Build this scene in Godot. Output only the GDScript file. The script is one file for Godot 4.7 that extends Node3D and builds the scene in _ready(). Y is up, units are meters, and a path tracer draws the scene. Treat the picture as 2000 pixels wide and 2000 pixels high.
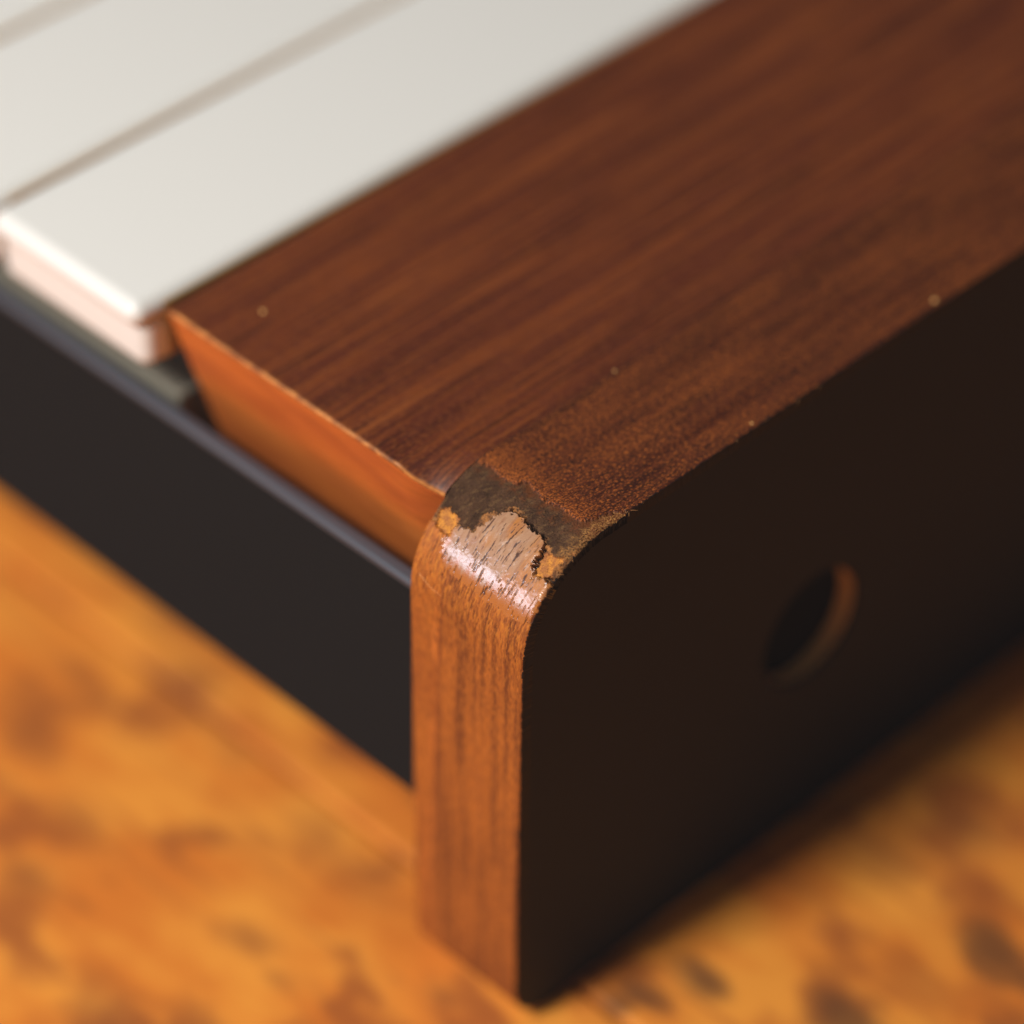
extends Node3D
# Close-up of the worn end of an old keyboard instrument on a varnished table. Work is in millimetres, scaled to metres by MM.

const MM := 0.001
const H := 59.845      # height of the side panel
const T := 15.2        # its thickness
const R := 10.5        # radius of its front top corner
const FLOOR := -1.1    # height of the table top
const RB := 5.5        # radius of its front bottom corner
const WB := 37.1       # width of the key block
const LEAN := 1.2      # how far the outer face leans in at the bottom
const BACK := 215.0    # how far the instrument runs to the back
const XL := -T - WB    # left side of the key block

var n_big := FastNoiseLite.new()
var n_mid := FastNoiseLite.new()
var n_fine := FastNoiseLite.new()
var n_warp := FastNoiseLite.new()
var n_warp2 := FastNoiseLite.new()

# Outlines of the damage on the corner: across the panel from its inner side, and along the surface from where the curve starts.
var dark_outline := PackedVector2Array([Vector2(-0.3, 2.33), Vector2(0.85, 1.57), Vector2(2.63, 1.67), Vector2(3.98, 1.98), Vector2(4.59, 1.75), Vector2(5.23, 1.35), Vector2(5.64, 0.72), Vector2(6.41, 0.87), Vector2(7.44, 1.08), Vector2(8.35, 1.37), Vector2(9.56, 1.14), Vector2(10.76, 0.9), Vector2(11.78, 1.1), Vector2(12.86, 0.96), Vector2(13.71, 0.17), Vector2(13.91, -1.29), Vector2(14.68, -2.37), Vector2(15.6, -3.46), Vector2(15.7, 3.3), Vector2(14.74, 3.32), Vector2(14.95, 4.21), Vector2(14.88, 5.03), Vector2(14.38, 5.15), Vector2(13.4, 5.19), Vector2(12.69, 5.07), Vector2(11.65, 4.37), Vector2(11.15, 4.5), Vector2(9.93, 4.29), Vector2(8.71, 3.87), Vector2(7.42, 3.59), Vector2(6.61, 3.72), Vector2(6.22, 4.08), Vector2(6.03, 4.99), Vector2(5.25, 5.28), Vector2(4.86, 5.8), Vector2(4.72, 6.87), Vector2(4.92, 7.8), Vector2(4.52, 7.68), Vector2(3.45, 7.93), Vector2(2.79, 7.61), Vector2(1.97, 7.37), Vector2(0.61, 7.25), Vector2(-0.3, 7.74)])
var left_orange_outline := PackedVector2Array([Vector2(0.61, 7.25), Vector2(1.87, 7.25), Vector2(2.77, 7.45), Vector2(2.94, 8.38), Vector2(2.74, 9.33), Vector2(1.95, 9.42), Vector2(0.76, 8.89), Vector2(0.54, 7.99)])
var bare_outline := PackedVector2Array([Vector2(2.3, 9.7), Vector2(2.74, 9.3), Vector2(2.94, 8.38), Vector2(3.49, 7.99), Vector2(4.92, 7.8), Vector2(5.1, 6.83), Vector2(5.62, 6.44), Vector2(6.0, 5.2), Vector2(6.57, 4.45), Vector2(7.15, 4.08), Vector2(8.58, 4.16), Vector2(9.91, 4.5), Vector2(11.02, 4.58), Vector2(11.85, 4.83), Vector2(12.13, 5.6), Vector2(12.29, 6.77), Vector2(12.49, 7.69), Vector2(13.15, 8.17), Vector2(14.39, 7.64), Vector2(15.0, 7.64), Vector2(15.1, 8.56), Vector2(14.9, 10.23), Vector2(14.6, 12.4), Vector2(12.39, 12.6), Vector2(9.24, 12.5), Vector2(5.92, 12.4), Vector2(3.9, 12.2), Vector2(3.0, 11.2)])
var right_orange_outline := PackedVector2Array([Vector2(12.38, 6.89), Vector2(12.34, 5.84), Vector2(13.46, 5.26), Vector2(14.62, 5.19), Vector2(14.26, 6.68), Vector2(14.77, 7.6), Vector2(13.87, 7.77), Vector2(12.65, 7.77)])

func _ready() -> void:
	# ---- camera, light, exposure
	var cam := Camera3D.new()
	cam.name = "camera"
	add_child(cam)
	var right := Vector3(0.70384137, 0.00180899, -0.71035488)
	var up := Vector3(-0.46838036, 0.75300769, -0.462168)
	cam.transform = Transform3D(Basis(right, up, right.cross(up)).orthonormalized(), Vector3(194.218, 308.303, 194.703) * MM)
	cam.keep_aspect = Camera3D.KEEP_HEIGHT
	cam.fov = 14.1207
	cam.near = 0.05
	cam.far = 20.0
	var look := CameraAttributesPhysical.new()
	look.frustum_focal_length = 96.88
	look.frustum_focus_distance = 0.3775
	look.frustum_near = 0.05
	look.frustum_far = 20.0
	look.exposure_aperture = 5.2
	cam.attributes = look
	cam.current = true

	var around := WorldEnvironment.new()
	around.name = "world_environment"
	var env := Environment.new()
	env.background_mode = Environment.BG_COLOR
	env.background_color = Color(0.16, 0.16, 0.165)
	env.tonemap_mode = Environment.TONE_MAPPER_LINEAR
	env.tonemap_exposure = 1.0
	env.fog_enabled = true  # thin haze added only to lift the blacks
	env.fog_density = 0.035
	env.fog_light_color = Color(0.95, 0.97, 1.0)
	env.sdfgi_enabled = true
	env.ssao_enabled = true
	env.ssil_enabled = true
	around.environment = env
	add_child(around)

	# warm low light from in front, and a cooler window further to the left that draws the sheen on the edges
	area_light("warm_front_light", -8.0, 50.0, 0.55, Vector2(0.10, 0.12), Color(1.0, 0.985, 0.965), 0.365)
	area_light("cool_window_light", -32.5, 15.0, 1.0, Vector2(0.20, 0.07), Color(0.9, 0.92, 1.0), 0.19)

	# faint fill added on the right, an unseen lamp that brightens the hole wall
	area_light("added_fill_light", 30.0, 38.0, 1.1, Vector2(0.2, 0.2), Color(1.0, 0.92, 0.82), 0.04)

	n_big.seed = 11; n_big.frequency = 0.12; n_big.fractal_octaves = 3
	n_mid.seed = 23; n_mid.frequency = 0.6; n_mid.fractal_octaves = 3
	n_fine.seed = 37; n_fine.frequency = 2.2; n_fine.fractal_octaves = 2
	n_warp.seed = 5; n_warp.frequency = 0.8; n_warp.fractal_octaves = 4
	n_warp2.seed = 91; n_warp2.frequency = 0.8; n_warp2.fractal_octaves = 4

	build_table()
	var instrument := Node3D.new()
	instrument.name = "keyboard_instrument"
	instrument.set_meta("label", "old keyboard instrument with chipped brown wooden end, black front rail and white keys")
	instrument.set_meta("category", "keyboard")
	add_child(instrument)
	build_panel(instrument)
	build_block(instrument)
	build_front(instrument)
	build_keys(instrument)
	build_dust()


func area_light(called: String, around_deg: float, up_deg: float, away: float, size: Vector2, color: Color, energy: float) -> void:
	var l := AreaLight3D.new()
	l.name = called
	l.area_size = size
	l.area_normalize_energy = true
	l.light_color = color
	l.light_energy = energy
	l.area_range = 6.0
	l.shadow_enabled = true
	var a := deg_to_rad(around_deg)
	var e := deg_to_rad(up_deg)
	var aim := Vector3(-20, 45, -10) * MM
	var at := aim + Vector3(sin(a) * cos(e), sin(e), cos(a) * cos(e)) * away
	add_child(l)
	l.look_at_from_position(at, aim, Vector3.UP)


# ---------------------------------------------------------------- helpers
func c(r: float, g: float, b: float) -> Color:
	return Color(r / 255.0, g / 255.0, b / 255.0).srgb_to_linear()


func painted(rough: float, spec := 0.5) -> StandardMaterial3D:
	var m := StandardMaterial3D.new()
	m.vertex_color_use_as_albedo = true
	m.roughness = rough
	m.metallic_specular = spec
	return m


func plain(color: Color, rough: float, spec := 0.5) -> StandardMaterial3D:
	var m := StandardMaterial3D.new()
	m.albedo_color = color
	m.roughness = rough
	m.metallic_specular = spec
	return m


func part(called: String, mesh: Mesh, m: Material, parent: Node, label := "") -> MeshInstance3D:
	var o := MeshInstance3D.new()
	o.name = called
	o.mesh = mesh
	if m:
		o.material_override = m
	if label:
		o.set_meta("label", label)
	parent.add_child(o, true)
	return o


func group_node(called: String, parent: Node) -> Node3D:
	var o := Node3D.new()
	o.name = called
	parent.add_child(o, true)
	return o


func steps(list: Array) -> PackedFloat32Array:   # [from, to, pitch], ...
	var out := PackedFloat32Array()
	for r in list:
		var n: int = maxi(1, roundi((r[1] - r[0]) / r[2]))
		for i in n:
			out.append(r[0] + (r[1] - r[0]) * i / n)
	out.append(list[-1][1])
	return out


# A surface over a grid of (across, along); each quad goes to the mesh of its region. Returns region -> ArrayMesh.
func surface(us: PackedFloat32Array, ss: PackedFloat32Array, point: Callable, color: Callable, region: Callable) -> Dictionary:
	var nu := us.size()
	var ns := ss.size()
	var pos := PackedVector3Array(); pos.resize(nu * ns)
	var col := PackedColorArray(); col.resize(nu * ns)
	var nor := PackedVector3Array(); nor.resize(nu * ns)
	var reg := PackedInt32Array(); reg.resize(nu * ns)
	for j in ns:
		for i in nu:
			var k := j * nu + i
			var g: int = region.call(us[i], ss[j])
			reg[k] = g
			pos[k] = point.call(us[i], ss[j], g) * MM
			col[k] = color.call(us[i], ss[j], g)
	for j in ns:
		for i in nu:
			var du := pos[j * nu + mini(i + 1, nu - 1)] - pos[j * nu + maxi(i - 1, 0)]
			var ds := pos[mini(j + 1, ns - 1) * nu + i] - pos[maxi(j - 1, 0) * nu + i]
			nor[j * nu + i] = ds.cross(du).normalized()
	var lists := {}
	for j in ns - 1:
		for i in nu - 1:
			var k := j * nu + i
			var g := reg[k]
			if not lists.has(g):
				lists[g] = PackedInt32Array()
			lists[g].append_array(PackedInt32Array([k, k + 1, k + nu, k + 1, k + nu + 1, k + nu]))
	var out := {}
	for g in lists:
		var map := PackedInt32Array(); map.resize(nu * ns); map.fill(-1)
		var p := PackedVector3Array()
		var q := PackedVector3Array()
		var w := PackedColorArray()
		var ix := PackedInt32Array()
		for k in lists[g]:
			if map[k] < 0:
				map[k] = p.size()
				p.append(pos[k]); q.append(nor[k]); w.append(col[k])
			ix.append(map[k])
		var a := []
		a.resize(Mesh.ARRAY_MAX)
		a[Mesh.ARRAY_VERTEX] = p
		a[Mesh.ARRAY_NORMAL] = q
		a[Mesh.ARRAY_COLOR] = w
		a[Mesh.ARRAY_INDEX] = ix
		var m := ArrayMesh.new()
		m.add_surface_from_arrays(Mesh.PRIMITIVE_TRIANGLES, a)
		out[g] = m
	return out


# A box with rounded edges, from corner lo to corner hi, in mm.
func rounded_box(lo: Vector3, hi: Vector3, r: float, seg := 6) -> ArrayMesh:
	var st := SurfaceTool.new()
	st.begin(Mesh.PRIMITIVE_TRIANGLES)
	var mid := (lo + hi) / 2.0
	var half := (hi - lo) / 2.0
	var inner := half - Vector3(r, r, r)
	for axis in 3:
		for side in [-1.0, 1.0]:
			var a1 := (axis + 1) % 3
			var a2 := (axis + 2) % 3
			var g1 := PackedFloat32Array()
			var g2 := PackedFloat32Array()
			for k in seg + 1:
				g1.append(-half[a1] + r - r * tan((1.0 - float(k) / seg) * PI / 4))
				g2.append(-half[a2] + r - r * tan((1.0 - float(k) / seg) * PI / 4))
			for k in seg + 1:
				g1.append(half[a1] - r + r * tan(float(k) / seg * PI / 4))
				g2.append(half[a2] - r + r * tan(float(k) / seg * PI / 4))
			var n := g1.size()
			var pts := []
			for j in n:
				for i in n:
					var v := Vector3()
					v[axis] = side * half[axis]
					v[a1] = g1[i]
					v[a2] = g2[j]
					var core := v.clamp(-inner, inner)
					var d := (v - core).normalized()
					pts.append([mid + core + d * r, d])
			for j in n - 1:
				for i in n - 1:
					var k := j * n + i
					var order: Array = [k, k + n, k + 1, k + 1, k + n, k + n + 1] if side > 0 else [k, k + 1, k + n, k + 1, k + n + 1, k + n]
					for q in order:
						st.set_normal(pts[q][1])
						st.add_vertex(pts[q][0] * MM)
	st.index()
	return st.commit()


# ---------------------------------------------------------------- side panel
func panel_base(s: float) -> Array:   # s along the surface from where the corner starts -> [z, y, normal z, normal y]
	var arc := R * PI / 2
	if s <= 0.0:
		return [-R + s, H, 0.0, 1.0]
	if s <= arc:
		var a := s / R
		return [-R + R * sin(a), H - R + R * cos(a), sin(a), cos(a)]
	var down := s - arc
	var straight := H - R - RB - FLOOR
	if down <= straight:
		return [0.0, H - R - down, 1.0, 0.0]
	var b := (down - straight) / RB
	if b <= PI / 2:
		return [-RB + RB * cos(b), FLOOR + RB - RB * sin(b), cos(b), -sin(b)]
	return [-RB - (down - straight - RB * PI / 2), FLOOR, 0.0, -1.0]


func warped(u: float, s: float) -> Vector2:
	return Vector2(u + 0.42 * n_warp.get_noise_2d(u * 1.6, s * 1.6) + 0.20 * n_warp.get_noise_2d(u * 5.0, s * 5.0), s + 0.42 * n_warp2.get_noise_2d(u * 1.6, s * 1.6) + 0.22 * n_warp2.get_noise_2d(u * 5.0, s * 5.0))


# 0 veneer, 1 dark glue, 2 bare wood, 3 orange underlayer, 4 torn fibres
func panel_region(u: float, s: float) -> int:
	if s < -4.5 or s > 13.5:
		return 0
	var p := warped(u, s)
	if Geometry2D.is_point_in_polygon(p, bare_outline):
		return 2
	if Geometry2D.is_point_in_polygon(p, left_orange_outline) or Geometry2D.is_point_in_polygon(p, right_orange_outline):
		return 3
	if Geometry2D.is_point_in_polygon(p, dark_outline):
		return 1
	if p.y > 2.6 and p.y < 9.0:
		return 4
	return 0


func groove(u: float, s: float) -> bool:   # the open crack behind the upper right edge of the bare flake
	var p := warped(u, s)
	if u < 6.3 or s > 7.8:
		return false
	return Geometry2D.is_point_in_polygon(p + Vector2(-0.30, 0.20), bare_outline) or Geometry2D.is_point_in_polygon(p + Vector2(0.0, 0.26), bare_outline)


func dash(u: float, s: float) -> float:   # short pores along the grain, 0 or towards 1
	var lean := u + s * 0.10
	var v := n_mid.get_noise_2d(lean * 4.8, s * 0.5 + 40.0)
	return smoothstep(0.30, 0.42, v)


func panel_height(u: float, s: float, g: int) -> float:
	var fine := n_fine.get_noise_2d(u * 2.2, s * 2.2)
	if g == 1:
		if groove(u, s):
			return -0.6
		return -0.20 + 0.06 * fine + 0.07 * n_mid.get_noise_2d(u * 3.0, s * 1.2) - 0.05 * smoothstep(0.2, 0.35, n_mid.get_noise_2d(u * 1.0 + s * 0.9, s * 0.25 - u * 0.3))
	if g == 2:
		var low := smoothstep(9.0, 12.0, s)
		return lerpf(-0.06 + 0.03 * n_mid.get_noise_2d(u, s), 0.0, low) + 0.004 * fine - (0.004 + 0.03 * smoothstep(8.4, 9.4, s)) * dash(u, s) + 0.008 * n_mid.get_noise_2d(u * 2.4, s * 0.3)
	if g == 3:
		if groove(u, s) and u > 8.0:
			return -0.85
		return -0.40 + 0.06 * fine + 0.05 * n_mid.get_noise_2d(u * 2.5, s * 2.5)
	if g == 4:
		if groove(u, s):
			return -0.85
		return -0.22 + 0.12 * fine + 0.12 * n_mid.get_noise_2d(u * 3.0, s * 3.0)
	var h := 0.0
	if s < 8.0:
		h = 0.035 * n_fine.get_noise_2d(u * 2.8, s * 1.5) * smoothstep(0.2, 1.5, u) + 0.02 * n_mid.get_noise_2d(u * 2.0, s * 0.6)
	else:
		h = 0.008 * n_fine.get_noise_2d(u * 3.0, s) - 0.05 * dash(u, s) * (1.0 - 0.8 * smoothstep(12.0, 26.0, s))
		h -= 0.05 * exp(-pow((u - seam_at(s)) / 0.10, 2.0))
	return h


func seam_at(s: float) -> float:
	return 4.15 - (s - 15.0) * 0.045 + 0.05 * n_mid.get_noise_2d(3.0, s * 0.5)


func panel_point(u: float, s: float, g: int) -> Vector3:
	var b := panel_base(s)
	var n := Vector3(0, b[3], b[2])
	var h := panel_height(u, s, g)
	# worn long edges: the outer one is ragged, most of all round the corner
	var wear := exp(-pow((s - 4.5) / 6.0, 2.0))
	var rag := n_warp.get_noise_2d(s * 2.2, 7.0) + 0.6 * n_warp2.get_noise_2d(s * 7.0, 3.0)
	var er := 0.32 + 0.30 * wear + 0.42 * maxf(0.0, rag) * (0.55 + wear)
	var d := T - u
	if d < er:
		h -= er - sqrt(maxf(0.0, er * er - (er - d) * (er - d)))
	var el := lerpf(0.12, 0.28 + 0.35 * wear, smoothstep(4.0, 8.0, s))
	if u < el:
		h -= el - sqrt(maxf(0.0, el * el - (el - u) * (el - u)))
	var x: float = -T + u * (1.0 - LEAN / T * (1.0 - b[1] / H))
	if u >= T - 0.0001:
		h = -1.3
	x += 0.10 * rag * wear * smoothstep(T - 1.0, T, u) + 0.06 * rag * smoothstep(T - 0.4, T, u)
	return Vector3(x, b[1], b[0]) + n * h


func panel_color(u: float, s: float, g: int) -> Color:
	var rim := 0.10 + 0.10 * maxf(0.0, n_warp.get_noise_2d(s * 3.0, 20.0)) + 0.5 * maxf(0.0, n_warp2.get_noise_2d(s * 1.2, 31.0) - 0.28)
	if u > T - rim:   # the black paint of the outer face runs onto the very edge
		return c(36, 32, 31)
	var fine := n_fine.get_noise_2d(u * 2.0, s * 2.0)
	var mid := n_mid.get_noise_2d(u * 1.4, s * 1.4)
	if g == 1:
		if groove(u, s):
			return c(38, 26, 20)
		var k := c(62, 43, 31).lerp(c(88, 62, 44), clampf(0.5 + 0.9 * n_mid.get_noise_2d(u * 0.8, s * 0.5), 0, 1))
		k = k.lerp(c(122, 92, 60), smoothstep(0.24, 0.34, n_mid.get_noise_2d(u * 2.6 + s * 1.2, s * 0.9 - u * 0.9 + 9.0)) * 0.35)
		k = k.lerp(c(44, 31, 25), smoothstep(0.0, 0.5, fine) * 0.6)
		k = k.lerp(c(104, 58, 32), smoothstep(3.0, 0.6, s + 1.6 * mid + 1.0 * fine) * 0.75)
		return k.lerp(c(160, 112, 62), smoothstep(T - 2.0, T - 0.3, u + 1.4 * mid) * smoothstep(-0.15, 0.25, fine))
	if g == 2:
		var k := c(172, 130, 98).lerp(c(180, 116, 60), smoothstep(-0.1, 0.5, n_big.get_noise_2d(u * 2.0, s * 1.0) + (u - 8.5) * 0.10 - absf(s - 6.0) * 0.03))
		k = k.lerp(c(152, 104, 76), smoothstep(0.0, 0.4, n_mid.get_noise_2d(u * 4.0, s * 0.5)) * 0.6)
		k = k.lerp(c(172, 100, 36), smoothstep(10.4, 11.6, s + 1.4 * n_mid.get_noise_2d(u * 2.5, s * 0.5)))
		k = k.lerp(c(188, 112, 46), smoothstep(3.8, 2.2, u + 0.6 * mid))
		return k.lerp(c(70, 38, 27), dash(u, s) * 0.95)
	if g == 3:
		if groove(u, s) and u > 8.0:
			return c(40, 26, 18)
		return c(212, 142, 56).lerp(c(164, 104, 58), clampf(0.5 + 1.1 * mid, 0, 1)).lerp(c(140, 84, 44), smoothstep(0.15, 0.5, fine))
	if g == 4:
		if groove(u, s):
			return c(30, 20, 15)
		return c(168, 112, 62).lerp(c(96, 64, 44), clampf(0.5 + 1.2 * mid + 0.5 * fine, 0, 1))
	if s < 8.0:   # top: dark stained veneer with a speckle of worn spots
		var streak := n_mid.get_noise_2d(u * 1.0 + 80.0, s * 0.05)
		var blot := n_big.get_noise_2d(u * 2.0, s * 0.35)
		var k := c(80, 37, 21).lerp(c(112, 57, 28), clampf(0.45 + 0.9 * streak + 0.4 * blot, 0, 1))
		k = k.lerp(c(52, 25, 17), smoothstep(0.05, 0.42, n_mid.get_noise_2d(u * 2.2 + 30.0, s * 0.08)) * 0.85)
		var spot := smoothstep(0.16, 0.42, n_fine.get_noise_2d(u * 2.0, s * 0.9) + 0.22 * blot)
		k = k.lerp(c(178, 98, 42), spot * 0.7)
		k = k.lerp(c(52, 26, 20), smoothstep(0.02, 0.3, n_fine.get_noise_2d(u * 1.9 + 70.0, s * 0.8)) * 0.85)
		var near_chip := smoothstep(-3.5, 1.0, s + 1.6 * mid - 0.10 * u)
		k = k.lerp(c(196, 108, 44), near_chip * smoothstep(0.0, 0.3, fine) * 0.65)
		return k.lerp(c(60, 32, 24), exp(-pow((u - 0.1) / 0.22, 2.0)) * 0.6)
	# front: lighter, upright grain; a plain strip on the inner side
	var wood: Color
	var stripe := n_mid.get_noise_2d(u * 1.5, s * 0.045)
	var cloud := n_big.get_noise_2d(u * 1.6 + 20.0, s * 0.5)
	if u < seam_at(s):
		wood = c(182, 104, 38).lerp(c(152, 82, 34), clampf(0.5 + 0.9 * n_big.get_noise_2d(u * 1.2, s * 0.35), 0, 1))
		wood = wood.lerp(c(204, 116, 48), exp(-pow((u - seam_at(s) + 0.45) / 0.4, 2.0)) * clampf(0.5 + 1.5 * n_mid.get_noise_2d(1.0, s * 0.3), 0, 1))
	else:
		wood = c(174, 99, 38).lerp(c(112, 60, 28), clampf(0.45 + 1.2 * stripe + 0.8 * cloud, 0, 1))
		wood = wood.lerp(c(172, 98, 40), smoothstep(0.15, 0.45, n_mid.get_noise_2d(u * 1.5 + 50.0, s * 0.05)) * 0.7)
		wood = wood.lerp(c(126, 64, 36), exp(-pow((u - seam_at(s) - 0.25) / 0.3, 2.0)) * 0.5)
	wood = wood.lerp(c(128, 68, 32), smoothstep(-0.05, 0.4, n_warp.get_noise_2d(u * 1.1 + 9.0, s * 0.55)) * 0.45)
	wood = wood.lerp(c(178, 106, 44), smoothstep(0.0, 0.4, n_warp2.get_noise_2d(u * 1.4, s * 0.6)) * 0.35)
	var top := smoothstep(22.0, 11.0, s)
	wood = wood.lerp(c(200, 124, 44), top * smoothstep(0.0, 0.4, n_mid.get_noise_2d(u * 3.0, s * 0.8 + 11.0)) * 0.6)
	wood = wood.lerp(c(96, 50, 30), dash(u, s) * (0.15 + 0.75 * top))
	wood = wood.lerp(c(104, 55, 30), smoothstep(0.1, 0.42, n_fine.get_noise_2d(u * 2.0, s * 0.3)) * 0.6)
	wood = wood.lerp(c(200, 118, 50), smoothstep(0.18, 0.45, n_fine.get_noise_2d(u * 1.7 + 40.0, s * 0.4)) * 0.4)
	return wood


func build_panel(parent: Node3D) -> void:
	var p := group_node("side_panel", parent)
	var us := steps([[0.0, 1.0, 0.05], [1.0, T - 1.0, 0.075], [T - 1.0, T, 0.04]])
	var arc := R * PI / 2
	var low := arc + H - R - RB - FLOOR
	var total := low + RB * PI / 2 + 3.0
	var ss := steps([[-BACK, -75.0, 2.0], [-75.0, -40.0, 0.3], [-40.0, -14.0, 0.15], [-14.0, -5.0, 0.09], [-5.0, 14.0, 0.06], [14.0, 26.0, 0.1], [26.0, low, 0.22], [low, total, 0.25]])
	var m := surface(us, ss, panel_point, panel_color, panel_region)
	part("veneer", m[0], painted(0.55, 0.35), p, "brown veneer worn to orange down the front edge")
	part("glue_patch", m[1], painted(0.8, 0.2), p, "dark grey patch where the veneer has broken away")
	var bare := painted(0.26, 0.74)
	part("bare_wood_patch", m[2], bare, p, "pale shiny bare wood with short dark pores")
	part("underlayer", m[3], painted(0.7, 0.3), p, "orange layer showing beside the bare wood")
	part("torn_fibres", m[4], painted(0.75, 0.3), p)
	var frayed := SurfaceTool.new()
	frayed.begin(Mesh.PRIMITIVE_TRIANGLES)
	var dice := RandomNumberGenerator.new()
	dice.seed = 8
	for k in 40:
		var s := dice.randf_range(-5.5, 8.5) if k < 30 else dice.randf_range(-30.0, 16.0)
		var root := panel_point(T - dice.randf_range(0.05, 0.7), s, 0) - Vector3(0, 0.12, 0.05)
		var b := panel_base(s)
		var along := Vector3(0, -b[2], b[3]) * (1.0 if dice.randf() < 0.5 else -1.0)
		var dir := (along * dice.randf_range(0.3, 1.0) + Vector3(dice.randf_range(0.1, 0.8), 0, 0) + Vector3(0, b[3], b[2]) * dice.randf_range(0.0, 0.45)).normalized()
		var length := dice.randf_range(0.25, 0.7)
		var bend := Vector3(dice.randf_range(-0.2, 0.2), dice.randf_range(-0.2, 0.1), dice.randf_range(-0.2, 0.2))
		sliver(frayed, root, root + dir * length * 0.5, root + dir * length + bend, dice.randf_range(0.03, 0.075))
	part("splinters", frayed.commit(), plain(Color8(140, 96, 56), 0.7, 0.3), p, "tan fibres standing off the worn outer edge").set_meta("kind", "stuff")
	var hair := SurfaceTool.new()
	hair.begin(Mesh.PRIMITIVE_TRIANGLES)
	sliver(hair, panel_point(1.2, 14.2, 0) + Vector3(0, 0, 0.1), panel_point(2.8, 14.75, 0) + Vector3(0, 0, 0.16), panel_point(4.3, 15.0, 0) + Vector3(0, 0, 0.1), 0.035)
	part("loose_fibre", hair.commit(), plain(Color8(226, 150, 80), 0.6, 0.4), p)
	# outer face: from the rim of a round hole out to the panel's outline
	var outline := PackedVector2Array()
	var inset := 0.45
	for k in range(0, 41):
		var a := PI / 2 * k / 40.0
		outline.append(Vector2(-R + (R - inset) * sin(a), H - R + (R - inset) * cos(a)))
	for k in range(0, 21):
		var a := PI / 2 * k / 20.0
		outline.append(Vector2(-RB + (RB - inset) * cos(a), FLOOR + RB - (RB - inset) * sin(a)))
	outline.append(Vector2(-BACK, FLOOR + inset))
	outline.append(Vector2(-BACK, H - inset))
	var hole := Vector2(-41.4, 26.8)
	var hr := 6.7
	var depth := 7.0
	var face := SurfaceTool.new()
	face.begin(Mesh.PRIMITIVE_TRIANGLES)
	var wall := SurfaceTool.new()
	wall.begin(Mesh.PRIMITIVE_TRIANGLES)
	var angles := []
	for k in 128:
		angles.append(TAU * k / 128.0 - PI)
	for v in outline:
		angles.append((v - hole).angle())
	angles.sort()
	var lean := func(y: float) -> float: return -LEAN * (1.0 - y / H)
	for k in angles.size():
		var pa := []
		for a in [angles[k], angles[(k + 1) % angles.size()]]:
			var d := Vector2(cos(a), sin(a))
			var far := hole + d * 1000.0
			var hit := far
			for e in outline.size():
				var x = Geometry2D.segment_intersects_segment(hole, far, outline[e], outline[(e + 1) % outline.size()])
				if x != null:
					hit = x
			var chamfer := 0.35
			pa.append([hole + d * (hr + chamfer), hit, hole + d * hr, d])
		if absf(angle_difference(angles[k], angles[(k + 1) % angles.size()])) < 0.00001:
			continue
		var v3 := func(v: Vector2, x: float) -> Vector3: return Vector3(x + lean.call(v.y), v.y, v.x) * MM
		var quad := func(st: SurfaceTool, a: Vector3, b: Vector3, b2: Vector3, a2: Vector3, na: Vector3, nb: Vector3) -> void:
			var order := [[a, na], [b2, nb], [b, na], [a, na], [a2, nb], [b2, nb]]
			if (b2 - a).cross(b - a).dot(na) > 0.0:   # front faces run clockwise
				order.reverse()
			for w in order:
				st.set_normal(w[1])
				st.add_vertex(w[0])
		var fn := Vector3(1, -LEAN / H, 0).normalized()
		quad.call(face, v3.call(pa[0][0], -0.02), v3.call(pa[0][1], -0.02), v3.call(pa[1][1], -0.02), v3.call(pa[1][0], -0.02), fn, fn)
		var n0 := Vector3(0, -pa[0][3].y, -pa[0][3].x)
		var n1 := Vector3(0, -pa[1][3].y, -pa[1][3].x)
		quad.call(face, v3.call(pa[0][2], -0.4), v3.call(pa[0][0], -0.02), v3.call(pa[1][0], -0.02), v3.call(pa[1][2], -0.4), (n0 + fn).normalized(), (n1 + fn).normalized())
		quad.call(wall, v3.call(pa[0][2], -depth), v3.call(pa[0][2], -0.4), v3.call(pa[1][2], -0.4), v3.call(pa[1][2], -depth), n0, n1)
	part("outer_face", face.commit(), plain(Color8(33, 38, 50), 0.6, 0.3), p, "black painted outer face in shadow")
	part("hole_wall", wall.commit(), plain(Color8(214, 172, 116), 0.5, 0.4), p, "round hole with a lit wooden rim")
	var plug := CylinderMesh.new()
	plug.top_radius = hr * MM
	plug.bottom_radius = hr * MM
	plug.height = 2.0 * MM
	plug.radial_segments = 64
	var o := part("hole_plug", plug, plain(Color8(34, 34, 36), 0.9, 0.1), p)
	o.position = Vector3(-3.2 - LEAN * (1.0 - hole.y / H), hole.y, hole.x) * MM
	o.rotation.z = PI / 2
	# inner side and back, out of sight from the front
	part("inner_face", rounded_box(Vector3(-T + 0.3, 2.0, -BACK + 0.3), Vector3(-T + 4.0, H - 1.0, -R), 0.5, 2), plain(Color8(120, 66, 40), 0.6), p)


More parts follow.
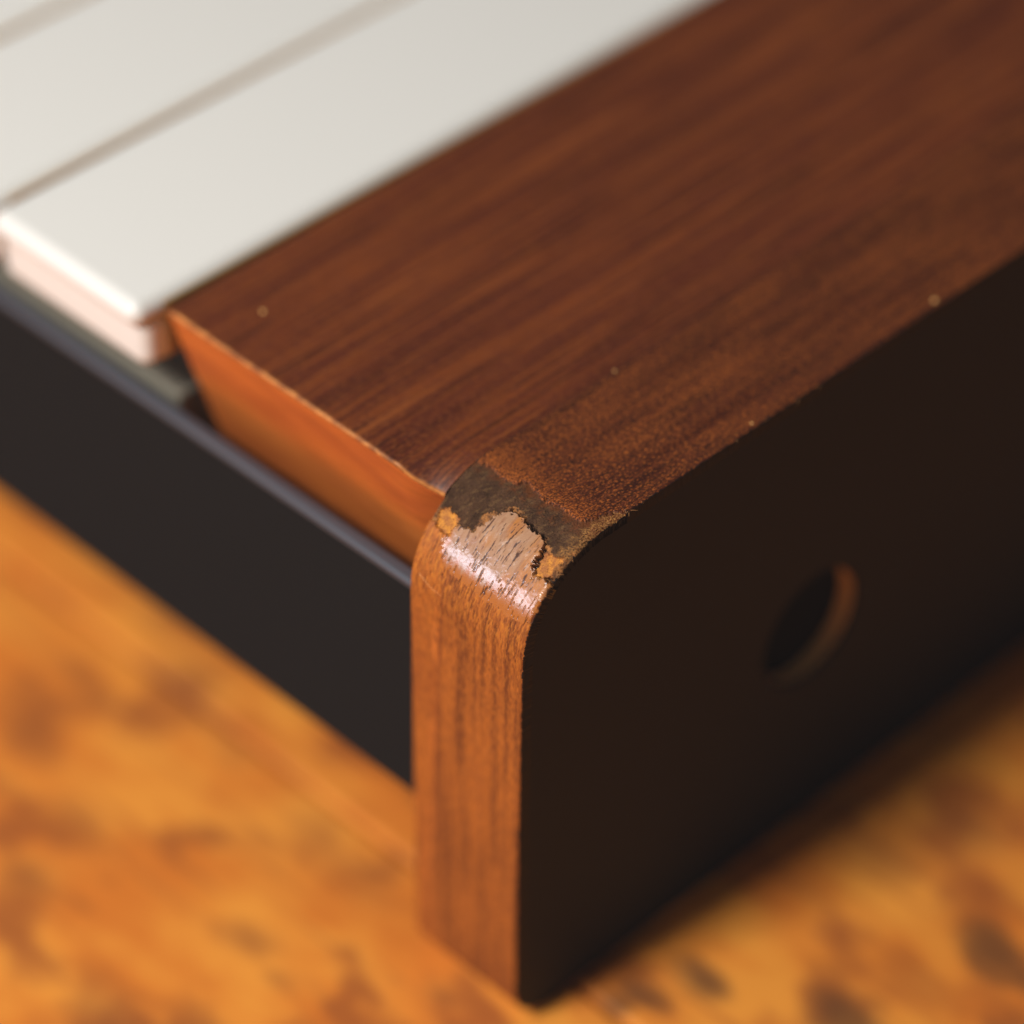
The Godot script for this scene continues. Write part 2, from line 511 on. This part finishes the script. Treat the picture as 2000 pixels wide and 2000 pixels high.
# A bent three-sided sliver through three points.
func sliver(st: SurfaceTool, a: Vector3, b: Vector3, d: Vector3, wide: float) -> void:
	var path: Array[Vector3] = [a, (a + b) / 2.0, b, (b + d) / 2.0, d]
	var ring := []
	var side := (d - a).cross(Vector3(0.3, 1, 0.2)).normalized()
	var up := side.cross((d - a).normalized())
	for k in 5:
		var w := wide * (1.0 - 0.2 * k)
		ring.append([path[k] + side * w, path[k] - side * w * 0.5 + up * w * 0.87, path[k] - side * w * 0.5 - up * w * 0.87])
	for k in 4:
		for e in 3:
			var q := [ring[k][e], ring[k][(e + 1) % 3], ring[k + 1][(e + 1) % 3], ring[k + 1][e]]
			var mid: Vector3 = (q[0] + q[1]) / 2.0 - path[k]
			var n := mid.normalized()
			var order := [q[0], q[1], q[2], q[0], q[2], q[3]]
			if (q[1] - q[0]).cross(q[2] - q[0]).dot(n) > 0.0:
				order.reverse()
			for v in order:
				st.set_normal(n)
				st.add_vertex(v * MM)


# ---------------------------------------------------------------- key block
func block_base(s: float) -> Array:   # s from the front top edge, negative towards the back, positive down the undercut front
	var slope := deg_to_rad(17.5)
	var er := 0.35
	if s < -er:
		return [-3.0 + s, H - 0.12, 0.0, 1.0]
	if s < er:
		var t := (s + er) / (2.0 * er)
		var a := t * (PI / 2 + slope)
		return [-3.0 - er + er * sin(a), H - 0.12 - er + er * cos(a), sin(a), cos(a)]
	var e := PI / 2 + slope
	var z := -3.0 - er + er * sin(e)
	var y := H - 0.12 - er + er * cos(e)
	var d := s - er
	return [z - d * sin(slope), y - d * cos(slope), sin(e), cos(e)]


func block_point(u: float, s: float, _g: int) -> Vector3:
	var b := block_base(s)
	var n := Vector3(0, b[3], b[2])
	var h := 0.006 * n_fine.get_noise_2d(u, s)
	if s < 0.0:
		h += 0.015 * n_mid.get_noise_2d(u * 2.4, s * 0.22) + 0.010 * n_fine.get_noise_2d(u * 2.0, s * 0.3)
	h -= 0.05 * maxf(0.0, n_warp.get_noise_2d(u * 1.5, 2.0)) * exp(-s * s * 3.0)
	var el := 0.4
	if u < el:
		h -= el - sqrt(maxf(0.0, el * el - (el - u) * (el - u)))
	var d := WB - u
	if d < 0.15:
		h -= 0.06
	var x := XL + u
	var k := smoothstep(WB - 5.0, WB, u)
	var z: float = b[0] - 1.6 * k * smoothstep(-8.0, -1.0, s)
	var drop := 0.0
	if z > -R:   # beside the panel the block's corner is rubbed down with the panel's curve
		drop = k * (R - sqrt(maxf(0.0, R * R - (z + R) * (z + R))))
	return Vector3(x, b[1] - drop * smoothstep(6.0, 0.0, s), z) + n * h


func block_color(u: float, s: float, _g: int) -> Color:
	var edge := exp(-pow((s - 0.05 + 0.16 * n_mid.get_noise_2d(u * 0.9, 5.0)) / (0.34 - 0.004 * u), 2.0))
	var k: Color
	if s < 0.3:
		var streak := n_mid.get_noise_2d(u * 1.2 + s * 0.01, s * 0.016)
		var streak2 := n_mid.get_noise_2d(u * 2.8 + 60.0, s * 0.04)
		var band := n_big.get_noise_2d(u * 2.2 - s * 0.03, s * 0.25)
		k = c(88, 40, 22).lerp(c(116, 58, 28), clampf(0.45 + 1.2 * streak + 1.0 * band, 0, 1))
		k = k.lerp(c(62, 28, 18), smoothstep(0.08, 0.42, streak2 + 0.4 * n_big.get_noise_2d(u * 1.5 + 9.0, s * 0.15)) * 0.8)
		k = k.lerp(c(144, 78, 34), smoothstep(0.18, 0.5, n_mid.get_noise_2d(u * 1.9 + 33.0, s * 0.03)) * 0.55)
		k = k.lerp(c(86, 44, 32), smoothstep(0.1, 0.5, n_fine.get_noise_2d(u * 1.8, s * 0.12)) * 0.5)
		k = k.lerp(c(150, 84, 40), smoothstep(0.2, 0.45, n_fine.get_noise_2d(u * 1.4 + 50.0, s * 0.5)) * 0.35)
	else:
		var g := n_big.get_noise_2d(u * 0.35, s * 1.4)
		k = c(214, 118, 48).lerp(c(192, 100, 42), clampf(0.5 + 1.1 * g, 0, 1))
		k = k.lerp(c(172, 90, 38), smoothstep(0.1, 0.5, n_mid.get_noise_2d(u * 0.12, s * 1.2)) * 0.6)
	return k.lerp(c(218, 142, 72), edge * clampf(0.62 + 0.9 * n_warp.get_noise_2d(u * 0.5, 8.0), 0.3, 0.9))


func build_block(parent: Node3D) -> void:
	var us := steps([[0.0, 0.6, 0.1], [0.6, WB - 0.4, 0.16], [WB - 0.4, WB, 0.1]])
	var ss := steps([[-BACK + 3.0, -80.0, 2.0], [-80.0, -30.0, 0.4], [-30.0, -1.0, 0.2], [-1.0, 1.0, 0.06], [1.0, 20.0, 0.35]])
	var m := surface(us, ss, block_point, block_color, func(_u, _s): return 0)
	var side := SurfaceTool.new()
	side.begin(Mesh.PRIMITIVE_TRIANGLES)
	for k in ss.size() - 1:
		for v in [Vector3(XL, 34.0, -110.0) * MM, block_point(0.0, ss[k + 1], 0) * MM, block_point(0.0, ss[k], 0) * MM]:
			side.set_normal(Vector3.LEFT)
			side.add_vertex(v)
	var block := part("key_block", m[0], painted(0.5, 0.4), parent, "dark brown wooden block with an orange slanted front beside the white keys")
	part("block_side", side.commit(), plain(Color8(112, 60, 36), 0.6), block)


# ---------------------------------------------------------------- black front rail, key rail, case bottom
func build_front(parent: Node3D) -> void:
	var left := -235.0
	var rail := part("front_rail", rounded_box(Vector3(left, 19.6, -3.1), Vector3(-T - 0.15, 47.2, -1.5), 0.4, 4), plain(Color8(28, 28, 28), 0.8, 0.2), parent, "black front rail with a top edge greyed to show its sheen")
	part("top_edge", rounded_box(Vector3(left, 46.9, -3.1), Vector3(-T - 0.15, 48.0, -1.45), 0.5, 6), plain(Color8(68, 71, 79), 0.42, 0.5), rail, "top edge with its grey sheen put into the colour")  # lighter grey stands in for the highlight along the rim
	part("key_rail", rounded_box(Vector3(left, 38.0, -60.0), Vector3(XL - 1.0, 47.3, -4.6), 0.5, 2), plain(Color8(116, 112, 100), 0.7, 0.4), parent)
	part("case_bottom", rounded_box(Vector3(left, 20.0, -BACK), Vector3(-T - 0.15, 24.0, -4.1), 0.5, 2), plain(Color8(60, 48, 40), 0.8, 0.3), parent)


# ---------------------------------------------------------------- white keys
func build_keys(parent: Node3D) -> void:
	var white := plain(Color8(233, 231, 225), 0.3, 0.5)
	var kw := 22.5
	var pitch := 23.5
	var first: Node3D
	for k in 5:
		var key: Node3D
		if k == 0:
			key = group_node("piano_key", parent)
			part("key_top", rounded_box(Vector3(-kw, H - 2.3, -BACK + 20.0), Vector3(0, H + 0.7, 0.7), 1.5, 8), white, key)
			part("key_front", rounded_box(Vector3(-kw + 0.25, H - 7.6, -120.0), Vector3(-0.1, H - 1.7, -0.45), 1.4, 8), white, key)
			part("key_core", rounded_box(Vector3(-kw - 0.03, H - 7.0, -BACK + 22.0), Vector3(0.03, H - 0.1, -2.9), 0.3, 2), plain(Color8(200, 158, 98), 0.6, 0.3), key)
			first = key
		else:
			key = first.duplicate()
			key.name = "piano_key"
			parent.add_child(key, true)
		key.position = Vector3(XL - 1.0 - pitch * k, 0, 0) * MM
		key.rotation = Vector3(deg_to_rad(-0.55), deg_to_rad(-0.55 * k - 0.25), 0)


# ---------------------------------------------------------------- table
func build_table() -> void:
	var table := Node3D.new()
	table.name = "wooden_table"
	table.set_meta("label", "blotchy honey orange wooden table top under the keyboard")
	table.set_meta("category", "table")
	table.position.y = FLOOR * MM
	add_child(table)
	var size := 1024
	var span := 300.0
	var spots := [[7.7, -18.4, 3.2, 1.0], [5.0, -13.0, 2.2, 0.6], [21.0, -24.6, 4.4, 1.0], [25.1, -41.9, 3.2, 0.85], [12.1, -53.6, 4.5, 0.5], [22.2, -33.0, 3.5, 0.35], [3.7, -9.9, 1.8, 0.8], [9.0, -44.1, 5.0, 0.4], [-70.4, 4.7, 3.4, 0.4], [-66.6, -1.7, 2.6, 0.4], [-71.5, -2.5, 2.2, 0.4], [-53.5, 11.8, 3.4, 0.5], [-51.0, 20.8, 3.0, 0.55], [-31.8, 28.0, 4.5, 0.5], [-28.6, 10.4, 3.4, 0.55], [-23.9, 21.8, 3.2, 0.5], [-36.0, -5.2, 4.2, 0.3], [-27.2, -3.2, 3.4, 0.3], [-71.0, -15.0, 4.0, 0.4], [-62.0, -11.0, 4.4, 0.45], [-9.5, 1.8, 1.6, 0.5], [-22.9, 12.0, 2.0, 0.4], [-64.8, 7.9, 2.6, 0.4]]
	var im := Image.create(size, size, false, Image.FORMAT_RGB8)
	var a := FastNoiseLite.new(); a.seed = 3; a.frequency = 0.055; a.fractal_octaves = 4
	var b := FastNoiseLite.new(); b.seed = 17; b.frequency = 0.16; b.fractal_octaves = 3
	var light := Color8(234, 150, 58)
	var honey := Color8(214, 121, 44)
	var brown := Color8(158, 86, 40)
	var dark := Color8(92, 60, 40)
	for j in size:
		for i in size:
			var x := (float(i) / size - 0.5) * span - 25.0
			var z := (float(j) / size - 0.5) * span - 10.0
			var v := a.get_noise_2d(x * 0.6, z * 1.0)
			var w := b.get_noise_2d(x * 0.5, z * 1.4)
			var k := honey.lerp(light, clampf(0.55 + 1.3 * v + 0.4 * w, 0, 1))
			k = k.lerp(brown, smoothstep(0.06, 0.6, a.get_noise_2d(x * 0.75 + 200.0, z * 1.0) + 0.3 * w) * 0.78)
			k = k.lerp(brown, smoothstep(0.2, 0.5, b.get_noise_2d(x * 0.12 + 70.0, z * 2.2)) * 0.3)
			for s in spots:
				var dx: float = (x - s[0]) * 0.75
				var dz: float = (z - s[1]) * 1.2
				if absf(dx) < 9.0 and absf(dz) < 9.0:
					var d: float = sqrt(dx * dx + dz * dz) * (1.0 + 0.6 * w + 0.7 * v)
					k = k.lerp(dark if s[3] > 0.55 else Color8(138, 80, 42), smoothstep(s[2] * 1.35, s[2] * 0.2, d) * minf(0.7, s[3] * 0.85))
			im.set_pixel(i, j, k)
	im.generate_mipmaps()
	var m := StandardMaterial3D.new()
	m.albedo_texture = ImageTexture.create_from_image(im)
	m.roughness = 0.5
	m.metallic_specular = 0.3
	var joints := [-500.0, -402.0, -303.0, -205.0, -107.0, -8.6, 90.0, 188.0, 287.0, 385.0, 480.0]
	for q in joints.size() - 1:
		var z0: float = joints[q] + 0.3
		var z1: float = joints[q + 1] - 0.3
		var mesh := rounded_box(Vector3(-620, -22, z0), Vector3(520, 0, z1), 0.8, 4)
		var arr := mesh.surface_get_arrays(0)
		var uv := PackedVector2Array()
		for v in arr[Mesh.ARRAY_VERTEX]:
			uv.append(Vector2((v.x / MM + 25.0) / span + 0.5, (v.z / MM + 10.0) / span + 0.5))
		arr[Mesh.ARRAY_TEX_UV] = uv
		var out := ArrayMesh.new()
		out.add_surface_from_arrays(Mesh.PRIMITIVE_TRIANGLES, arr)
		part("board", out, m, table)


# ---------------------------------------------------------------- specks of dust
func build_dust() -> void:
	var m := plain(Color8(226, 170, 104), 0.8, 0.3)
	var list := [
		[Vector3(-45.3, H - 0.05, -9.4), 0.24, "round pale dust speck lying on the block near the white key"],
		[Vector3(-15.0, H + 0.05, -27.0), 0.14, "pale dust speck on the seam between block and side panel"],
		[Vector3(-0.6, H + 0.02, -30.6), 0.14, "tiny pale dust speck on the outer top edge nearest the chipped corner"],
		[Vector3(-0.7, H + 0.1, -56.8), 0.26, "largest pale dust speck far back on the outer top edge"],
	]
	for d in list:
		var st := SurfaceTool.new()
		var ball := SphereMesh.new()
		ball.radius = d[1] * MM
		ball.height = d[1] * 1.5 * MM
		ball.radial_segments = 10
		ball.rings = 6
		st.create_from(ball, 0)
		var arr := st.commit_to_arrays()
		var v: PackedVector3Array = arr[Mesh.ARRAY_VERTEX]
		for k in v.size():
			v[k] *= 1.0 + 0.35 * n_warp.get_noise_3dv(v[k] / MM * 4.0 + d[0])
		arr[Mesh.ARRAY_VERTEX] = v
		var mesh := ArrayMesh.new()
		mesh.add_surface_from_arrays(Mesh.PRIMITIVE_TRIANGLES, arr)
		var o := part("dust_speck", mesh, m, self, d[2])
		o.position = d[0] * MM
		o.set_meta("category", "dust speck")
		o.set_meta("group", "dust specks on the wood")
